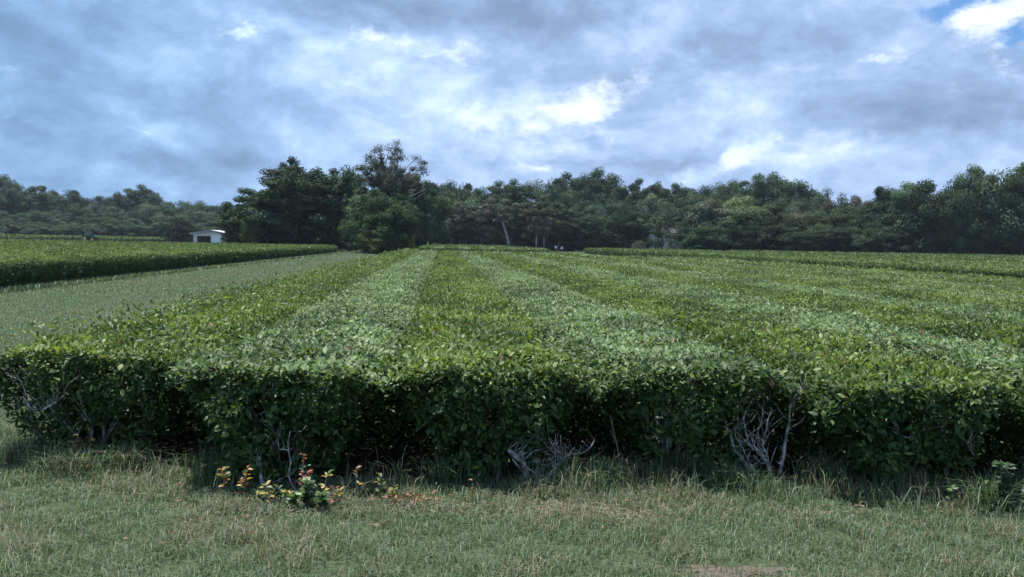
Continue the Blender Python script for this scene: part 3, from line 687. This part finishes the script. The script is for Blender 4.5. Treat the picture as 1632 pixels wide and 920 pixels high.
for px in range(1120,1700,36): tree(px+rng.uniform(-8,8),rng.uniform(345,366),54,rng.uniform(160,168),bushy(),DARK,'low dark tree at the foot of the right wood','trees of the right wood')
# slim pale trunks before the central wood
def pale_trunk(pts,dep,rad,label,crown=None):
    b=stand(pts[0][0],dep); root=thing('pale_trunk_tree',label,'tree',b); so=Solid()
    P=[at_depth(px,py,dep)-np.array(b) for px,py in pts]; P[0][2]=0; so.tube(P,rad,8); so.obj('trunk',M_PALEBARK,root,True)
    c=PR[('airy',0)]; cr=link('crown',c[0],None,root); e=P[-1]; cr.location=(e[0],e[1],e[2]-2.5); cr.scale=(.32,.32,.42); cr.color=(*GREY,1)
pale_trunk([(812,392),(808,376),(804,365),(801,355),(792,348)],187,[.42,.28,.22,.18,.10],'leaning pale trunk at the edge of the central wood')
pale_trunk([(854,392),(855,380),(855,368)],187,[.20,.17,.13],'thin straight pale trunk, left of a pair')
pale_trunk([(867,392),(867,380),(868,370)],187,[.15,.12,.10],'thin dull trunk, right of the pale one')
pale_trunk([(858,352),(859,350),(863,344)],188,[.14,.14,.1],'broken pale trunk showing high among the grey oaks') if False else None
# far dense wood closing the view between the trunks
fo=Foliage()
for (pa,pb,dep,hh) in ((-120,420,352,9),(360,760,190,6.5),(640,1340,246,9),(1112,1760,196,8)):
    n=int((pb-pa)*26); px=rng.uniform(pa,pb,n); dd=dep+rng.uniform(0,10,n)
    P=CAM+fw*0+ (np.array([ray(a,horizon(a)) for a in px])*dd[:,None]); P[:,2]=hh*rng.random(n)**.8*(1+.15*np.sin(px*.11)+.1*np.sin(px*.29))
    D=rng.normal(0,1,(n,3)); N=np.array((0,-.7,.5))+rng.normal(0,.5,(n,3)); L=rng.uniform(.8,1.7,n); fo.leaves(P,D,N,L,L*.7,mixc(np.array((.022,.036,.024)),np.array((.04,.06,.04)),rng.random(n)),False)
tag(link('woods',fo.mesh('woods'),M_GRASS),'dense dark undergrowth deep in the woods','woods',None,'stuff')

# ------------------------------------------------------------------ shed
M_WHITE=plain('white_painted_board',(.62,.64,.68),.7,0,.3,.3,3); M_ROOF=plain('weathered_tin_roof',(.42,.42,.44),.7,.0,.5,.2,2); M_INSIDE=plain('dark_shed_inside',(.03,.03,.035),.9)
dS=236; sx=dS/F; bs=stand(331,dS); shed=thing('white_shed','small white shed with open bay and low gable roof by the left wood','shed',bs,-math.atan2((331-816)/F,1)*0-YAW)
def sxp(px): return (px-331)*sx
def szp(py,px=331): return EYE+(horizon(px)-py)*sx
so=Solid(); w0,w1=sxp(308.5),sxp(352); dpt=6.0; zL,zR,zA=2.75,2.85,3.45; xA=sxp(338)
# front wall: left pier, header, right panel ; other walls
xo0,xo1,zo=sxp(314),sxp(336),2.05
so.box(((w0+xo0)/2,0,1.2),(xo0-w0,.15,2.4)); so.prism([(w0,2.4),(xo0,2.4),(xo0,zo),(xo1,zo),(xo1,2.4),(w1,2.4),(w1,zR-.1),(xA,zA-.12),(w0,zL-.12)],-.075,.075)
so.box(((xo1+w1)/2,0,1.2),(w1-xo1,.15,2.4)); so.box((w0+.075,dpt/2+.08,1.3),(.15,dpt,2.6)); so.box((w1-.075,dpt/2+.08,1.3),(.15,dpt,2.6)); so.box(((w0+w1)/2,dpt+.16,1.3),(w1-w0,.15,2.6))
so.obj('walls',M_WHITE,shed)
so=Solid(); e0,e1=sxp(303),sxp(358); zE0=zA-(xA-e0)*.155; zE1=zA-(e1-xA)*.17
so.prism([(e0,zE0-.02),(xA,zA),(e1,zE1-.02),(e1,zE1+.18),(xA,zA+.22),(e0,zE0+.18)],-.9,dpt+.6); so.obj('roof',M_ROOF,shed)
so=Solid(); so.box(((w0+w1)/2,dpt-.3,1.0),(w1-w0-.4,.1,2.0)); so.box((xo0+1.0,2.2,.5),(.9,1.2,1.0),0,(.8,.8)); so.obj('bay_inside',M_INSIDE,shed)  # near-black panel across the back of the bay, with one tapered block
so=Solid(); so.box(((xo1+w1)/2,-.09,1.2),(w1-xo1-.6,.03,2.3)); so.obj('wall_panel',plain('white_door_paint',(.78,.79,.82),.5,0,.4,.08,5),shed)

# ------------------------------------------------------------------ tractor (faces +x)
GREENP=plain('dark_green_paint',(.025,.07,.045),.35,0,.5,.2); YEL=plain('yellow_rim_paint',(.62,.50,.06),.45,0,.5,.15); TYRE=plain('tractor_tyre',(.02,.02,.02),.9); GLASS=plain('cab_glass',(.05,.08,.09),.1,0,.8,.1); BLACK=plain('black_plastic',(.02,.02,.02),.6); LAMP=plain('headlamp_lens',(.8,.85,.85),.15,0,.8,.05)
bt=stand(143,240); tr=thing('tractor','dark green tractor with yellow wheel rims before the left wood','tractor',bt,-YAW-.25)
so=Solid(); so.box((.2,0,.85),(3.0,.55,.5)); so.box((-.6,0,1.05),(1.0,.9,.5)); so.obj('chassis',BLACK,tr)
so=Solid(); so.prism([(.35,1.05),(2.05,1.0),(2.1,1.45),(1.9,1.62),(.35,1.72)],-.38,.38); so.obj('hood',GREENP,tr)
cab=Solid()
for x_,y_ in ((-1.05,-.65),(-1.05,.65),(.3,-.65),(.3,.65)): cab.box((x_,y_,1.85),(.09,.09,1.3))
cab.box((-.38,0,1.28),(1.4,1.3,.2)); cabo=cab.obj('cab',GREENP,tr)
so=Solid(); so.box((-.38,0,2.58),(1.6,1.5,.18),0,(.92,.92)); so.obj('cab_roof',GREENP,cabo)
so=Solid(); so.box((-.38,-.66,1.92),(1.22,.03,1.05)); so.box((-.38,.66,1.92),(1.22,.03,1.05)); so.box((.31,0,1.92),(.03,1.18,1.05)); so.box((-1.06,0,1.92),(.03,1.18,1.05)); so.obj('cab_window',GLASS,cabo)
for nm,x_,r_,wd in (('rear_wheel',-.75,.82,.42),('front_wheel',1.55,.56,.32)):
    for s_ in (-1,1):
        so=Solid(); y_=s_*.85; rr=r_
        so.lathe_y((x_,y_,rr),[(rr*.60,-wd/2),(rr*.9,-wd/2),(rr,-wd/3),(rr,wd/3),(rr*.9,wd/2),(rr*.60,wd/2),(rr*.60,-wd/2)],28)
        for q_ in range(16):
            a=2*math.pi*q_/16; so.box((x_+rr*math.cos(a),y_,rr+rr*math.sin(a)),(.07,wd*.9,.07))
        wo=so.obj('wheel',TYRE,tr)
        so=Solid(); so.lathe_y((x_,y_,rr),[(.01,-wd*.25),(rr*.25,-wd*.28),(rr*.5,-wd*.2),(rr*.61,-wd*.42),(rr*.61,wd*.42),(rr*.5,wd*.2),(.01,wd*.25)],24); so.obj('rim',YEL,wo)
for s_ in (-1,1):
    so=Solid(); so.prism([(-1.5,1.3),(-1.3,1.72),(-.75,1.84),(-.2,1.7),(-.05,1.5),(-.2,1.62),(-.75,1.76),(-1.25,1.64),(-1.42,1.3)],s_*.85-.24,s_*.85+.24); so.obj('mudguard',GREENP,tr)
    so=Solid(); so.box((2.09,s_*.22,1.38),(.06,.2,.16)); so.obj('headlight',LAMP,tr)
so=Solid(); so.tube([(.9,-.3,1.6),(.9,-.3,2.5)],.05,8); so.obj('exhaust',BLACK,tr)
so=Solid(); so.box((-1.7,0,.75),(.5,1.6,.35)); so.box((-1.9,0,.45),(.4,1.9,.4)); so.obj('mower',plain('mower_steel',(.3,.3,.32),.5,.5),tr)

# ------------------------------------------------------------------ white house glimpsed through the trees
dH=206; bh=stand(1058,dH); ho=thing('white_house','white boarded house glimpsed through trees of the central wood','house',bh,-YAW-.3); k_=dH/F
so=Solid(); hw=48*k_/2; zt=4.6
for (x0,x1,z0,z1) in ((-hw,hw,0,.9),(-hw,-hw*.6,.9,2.3),(-hw*.3,hw*.25,.9,2.3),(hw*.55,hw,.9,2.3),(-hw,hw,2.3,zt)): so.box(((x0+x1)/2,0,(z0+z1)/2),(x1-x0,.2,z1-z0))
so.box((-hw+.1,4.1,zt/2),(.2,8,zt)); so.box((hw-.1,4.1,zt/2),(.2,8,zt)); so.box((0,8.2,zt/2),(2*hw,.2,zt)); so.obj('walls',M_WHITE,ho)
so=Solid(); b_=len(so.V); so.V+=[(-hw-.5,-.6,zt),(hw+.5,-.6,zt),(hw+.5,8.8,zt),(-hw-.5,8.8,zt),(-hw+1.5,4.1,zt+2),(hw-1.5,4.1,zt+2)]; so.Fc+=[(0,1,5,4),(2,3,4,5),(1,2,5),(3,0,4),(0,3,2,1)]; so.obj('roof',plain('grey_shingle',(.05,.05,.055),.95),ho)
for x0,x1 in ((-hw*.6,-hw*.3),(hw*.25,hw*.55)):
    so=Solid(); so.box(((x0+x1)/2,.05,1.6),(x1-x0,.04,1.4)); wo=so.obj('window',GLASS,ho); so=Solid(); so.box(((x0+x1)/2,-.02,1.6),(.07,.05,1.4)); so.box(((x0+x1)/2,-.02,1.6),(x1-x0,.045,.06)); so.obj('frame',M_WHITE,wo)
# small pale things at the wood edge
for px,hh,ww,l in ((886,.95,.55,'left one of two small white boards at the foot of the wood'),(895.5,.8,.55,'right one of two small white boards at the foot of the wood')):
    b=stand(px,187); r=thing('marker_board',l,'board',b,-YAW); so=Solid(); so.box((0,0,hh),(ww,.05,.55)); so.obj('panel',M_WHITE,r); so=Solid(); so.tube([(0,.05,0),(0,.05,hh+.2)],.04,6); so.obj('post',M_BARK,r)
b=stand(682,150); r=thing('marker_post','pale tapered marker post at the far end of the field','post',b); so=Solid(); so.tube([(0,0,0),(0,0,.9),(0,0,1.7)],[.22,.16,.05],10); so.obj('post',plain('pale_post',(.5,.42,.38),.7),r)
b=stand(563,132); r=thing('bench','low pale bench at the end of the grass path','bench',b,-YAW); so=Solid(); so.box((0,0,.46),(1.1,.42,.10)); so.obj('seat',plain('pale_bench',(.55,.55,.56),.6),r)
for s_ in (-1,1): so=Solid(); so.box((s_*.42,0,.205),(.10,.36,.41)); so.obj('leg',M_BARK,r)

# ------------------------------------------------------------------ air
hz=Solid(); hz.box((0,170,14),(900,420,32)); me=bpy.data.meshes.new('haze'); me.from_pydata(hz.V,[],hz.Fc)
mh=bpy.data.materials.new('haze_air'); mh.use_nodes=True; hn=mh.node_tree; hn.nodes.clear()
pv=hn.nodes.new('ShaderNodeVolumePrincipled'); pv.inputs['Color'].default_value=(.72,.84,1,1); pv.inputs['Density'].default_value=HAZE; pv.inputs['Anisotropy'].default_value=.0
ho_=hn.nodes.new('ShaderNodeOutputMaterial'); hn.links.new(pv.outputs[0],ho_.inputs['Volume'])
tag(link('haze',me,mh),kind='stuff')
# ------------------------------------------------------------------ sky and light
SUN_EL, SUN_AZ = R(74), R(-48)            # azimuth measured from +y towards +x : high, ahead and a little left
sd=np.array([math.sin(SUN_AZ)*math.cos(SUN_EL),math.cos(SUN_AZ)*math.cos(SUN_EL),math.sin(SUN_EL)])
sl=bpy.data.lights.new('sun','SUN'); sl.energy=4.9; sl.angle=R(.6); sl.color=(1,.95,.86); slo=bpy.data.objects.new('sun',sl); COL.objects.link(slo)
slo.rotation_euler=Vector(sd).to_track_quat('Z','Y').to_euler(); slo.location=(0,0,60)
world=bpy.data.worlds.new('World'); scene.world=world; world.use_nodes=True; nt=world.node_tree; nt.nodes.clear()
nd=lambda t: nt.nodes.new(t)
def lk(a,b): nt.links.new(a,b)
tc=nd('ShaderNodeTexCoord'); sep=nd('ShaderNodeSeparateXYZ'); lk(tc.outputs['Generated'],sep.inputs[0])
def m_(op,a,b=None,clamp=False):
    x=nd('ShaderNodeMath'); x.operation=op; x.use_clamp=clamp
    for i,v in enumerate((a,b)):
        if v is None: continue
        if isinstance(v,(int,float)): x.inputs[i].default_value=v
        else: lk(v,x.inputs[i])
    return x.outputs[0]
zc=m_('ADD',m_('MAXIMUM',sep.outputs['Z'],0.0),.13)
cb=nd('ShaderNodeCombineXYZ'); lk(m_('DIVIDE',sep.outputs['X'],zc),cb.inputs[0]); lk(m_('DIVIDE',sep.outputs['Y'],zc),cb.inputs[1]); cb.inputs[2].default_value=.37
def wn(scale,det=8,rough=.55,dist=0.0,off=0.0,vec=None):
    mp=nd('ShaderNodeMapping'); mp.inputs['Location'].default_value=(off,off*.7,off*.3); lk(vec or cb.outputs[0],mp.inputs['Vector'])
    n=nd('ShaderNodeTexNoise'); n.inputs['Scale'].default_value=scale; n.inputs['Detail'].default_value=det; n.inputs['Roughness'].default_value=rough; n.inputs['Distortion'].default_value=dist
    lk(mp.outputs[0],n.inputs['Vector']); return n.outputs['Fac']
mpd=nd('ShaderNodeMapping'); mpd.inputs['Scale'].default_value=(1,1,1.65); lk(tc.outputs['Generated'],mpd.inputs['Vector']); DV=mpd.outputs[0]
wx=nd('ShaderNodeTexNoise'); wx.inputs['Scale'].default_value=13; wx.inputs['Detail'].default_value=7; wx.inputs['Roughness'].default_value=.62; lk(DV,wx.inputs['Vector'])
wv=nd('ShaderNodeVectorMath'); wv.operation='SUBTRACT'; lk(wx.outputs['Color'],wv.inputs[0]); wv.inputs[1].default_value=(.5,.5,.5)
wsx=nd('ShaderNodeVectorMath'); wsx.operation='MULTIPLY'; lk(wv.outputs[0],wsx.inputs[0]); wsx.inputs[1].default_value=(.13,.13,.075)
wa=nd('ShaderNodeVectorMath'); wa.operation='ADD'; lk(tc.outputs['Generated'],wa.inputs[0]); lk(wsx.outputs[0],wa.inputs[1]); WD=wa.outputs[0]
def ss(v,a,b):
    r=nd('ShaderNodeMapRange'); r.interpolation_type='SMOOTHSTEP'; lk(v,r.inputs[0]); r.inputs[1].default_value=a; r.inputs[2].default_value=b; return r.outputs[0]
def blob(px,py,sxp_,syp_,rot=0.0):
    """soft lobe about a sky direction; widths in degrees across and up"""
    d=ray(px,py); d=d/np.linalg.norm(d); e1=np.cross(d,(0,0,1.)); e1/=np.linalg.norm(e1); e2=np.cross(e1,d)
    c_,s_=math.cos(rot),math.sin(rot); a1=c_*e1+s_*e2; a2=-s_*e1+c_*e2
    def dot(v,k):
        x=nd('ShaderNodeVectorMath'); x.operation='DOT_PRODUCT'; lk(WD,x.inputs[0]); x.inputs[1].default_value=tuple(v/k); return x.outputs['Value']
    q=m_('ADD',m_('POWER',dot(a1,math.sin(R(sxp_))),2),m_('POWER',dot(a2,math.sin(R(syp_))),2))
    g=m_('POWER',2.718,m_('MULTIPLY',q,-1.0))
    front=m_('GREATER_THAN',dot(d,1.0),0.0)
    return m_('MULTIPLY',g,front)
sky=nd('ShaderNodeTexSky'); sky.sky_type='NISHITA'; sky.sun_disc=False; sky.sun_elevation=SUN_EL; sky.sun_rotation=SUN_AZ; sky.air_density=1.0; sky.dust_density=.6
skyc=nd('ShaderNodeMix'); skyc.data_type='RGBA'; skyc.blend_type='MULTIPLY'; skyc.inputs[0].default_value=1; lk(sky.outputs[0],skyc.inputs[6]); skyc.inputs[7].default_value=(.045,.08,.12,1)
big=wn(.55,5,.5,.2,3.1);  med=wn(7.0,10,.60,.3,7.7,DV); fin=wn(22,9,.6,.3,1.3,DV)
up_=nd('ShaderNodeVectorMath'); up_.operation='ADD'; lk(DV,up_.inputs[0]); up_.inputs[1].default_value=(-.006,0,.030); med2=wn(7.0,10,.60,.3,7.7,up_.outputs[0])
relief=m_('SUBTRACT',med,med2)          # lit cloud tops against shaded bases
body=m_('ADD',m_('MULTIPLY',big,.34),m_('ADD',m_('MULTIPLY',med,.40),m_('MULTIPLY',fin,.26)))
body=m_('ADD',body,m_('MULTIPLY',relief,.29))
dk=None
for a in ((600,0,5.5,1.2),(1150,95,8,1.6,.18),(860,25,5,1.2),(330,165,5,1.5),(100,60,6,2.2),(1500,140,6,1.6),(1000,262,8,.7),(1430,195,7,1.0),(60,205,5,1.0),(300,255,8,1.2)):
    b_=m_('MULTIPLY',blob(*a),1.0); dk=b_ if dk is None else m_('ADD',dk,b_)
lt=None
for a in ((945,215,5.0,2.6),(640,70,3.5,1.6),(1330,215,5,1.6,.25),(760,180,5,1.5),(1040,60,3.5,2.0,.4),(200,210,4,1.0,.3),(780,270,7,.9),(560,110,5,1.5),(1090,290,6,.6,.25)):
    b_=blob(*a); lt=b_ if lt is None else m_('ADD',lt,b_)
body=m_('ADD',body,m_('SUBTRACT',m_('MULTIPLY',lt,.085),m_('MULTIPLY',dk,.14)))
ramp=nd('ShaderNodeValToRGB'); e=ramp.color_ramp.elements; lk(body,ramp.inputs[0])
stops=[(.31,(.21,.30,.48)),(.41,(.265,.385,.61)),(.50,(.335,.475,.735)),(.585,(.45,.60,.87)),(.72,(.72,.86,1.03))]
while len(e)<len(stops): e.new(.5)
for k,(p,c) in enumerate(stops): e[k].position=p; e[k].color=(*c,1)
br=None
for a,am in (((940,165,3.2,1.7,.35),1.12),((610,50,2.5,.85),1.0),((375,48,2.2,.45),.75),((1588,28,2.1,1.5),1.05),((930,212,4.6,1.7),.74),((690,85,2.8,1.0),.66),((780,180,2.0,1.2,.6),.6),((1330,215,3.6,1.2,.3),.62),((205,200,1.6,.35),.58),((1600,75,1.6,.8),.7),((885,85,1.1,1.0,.8),.5),((1400,95,1.6,.45),.55),((1350,205,3,1.0,.3),.5),((1180,262,2.6,1.0,.5),.7),((60,130,2.5,.8,.4),.5),((860,270,3.5,.5),.55),((30,190,1.5,1.2),.5),((1000,300,5,.5),.45)):
    b_=m_('MULTIPLY',blob(*a),am); br=b_ if br is None else m_('MAXIMUM',br,b_)
bm_=ss(m_('ADD',br,m_('MULTIPLY',m_('SUBTRACT',m_('ADD',m_('MULTIPLY',med,.5),m_('MULTIPLY',fin,.5)),.5),3.0)),.36,1.2)
mixb=nd('ShaderNodeMix'); mixb.data_type='RGBA'; lk(bm_,mixb.inputs[0]); lk(ramp.outputs[0],mixb.inputs[6]); mixb.inputs[7].default_value=(.86,.95,1.05,1)
# clear blue showing where the cloud deck opens
gap=None
for a in ((1545,8,2.6,.9),(1620,60,1.5,1.2)):
    b_=blob(*a); gap=b_ if gap is None else m_('MAXIMUM',gap,b_)
gm=m_('MULTIPLY',ss(m_('ADD',gap,m_('MULTIPLY',m_('SUBTRACT',med,.5),1.8)),.45,.95),m_('SUBTRACT',1.0,bm_,True),True)
mixg=nd('ShaderNodeMix'); mixg.data_type='RGBA'; lk(m_('MULTIPLY',gm,.85),mixg.inputs[0]); lk(mixb.outputs[2],mixg.inputs[6]); lk(skyc.outputs[2],mixg.inputs[7])
lft=ss(sep.outputs['X'],.12,-.5)
tin=nd('ShaderNodeMix'); tin.data_type='RGBA'; tin.blend_type='MULTIPLY'; lk(lft,tin.inputs[0]); lk(mixg.outputs[2],tin.inputs[6]); tin.inputs[7].default_value=(.80,.95,.99,1)
bg=nd('ShaderNodeBackground'); lk(tin.outputs[2],bg.inputs[0]); bg.inputs[1].default_value=.74
wo=nd('ShaderNodeOutputWorld'); lk(bg.outputs[0],wo.inputs[0])

scene.view_settings.view_transform='Standard'; scene.view_settings.look='None'; scene.view_settings.exposure=.75; scene.view_settings.gamma=1
scene.render.engine='CYCLES'; scene.cycles.max_bounces=6; scene.cycles.diffuse_bounces=3; scene.cycles.transmission_bounces=4; scene.cycles.caustics_reflective=False; scene.cycles.caustics_refractive=False
scene.cycles.use_denoising=True
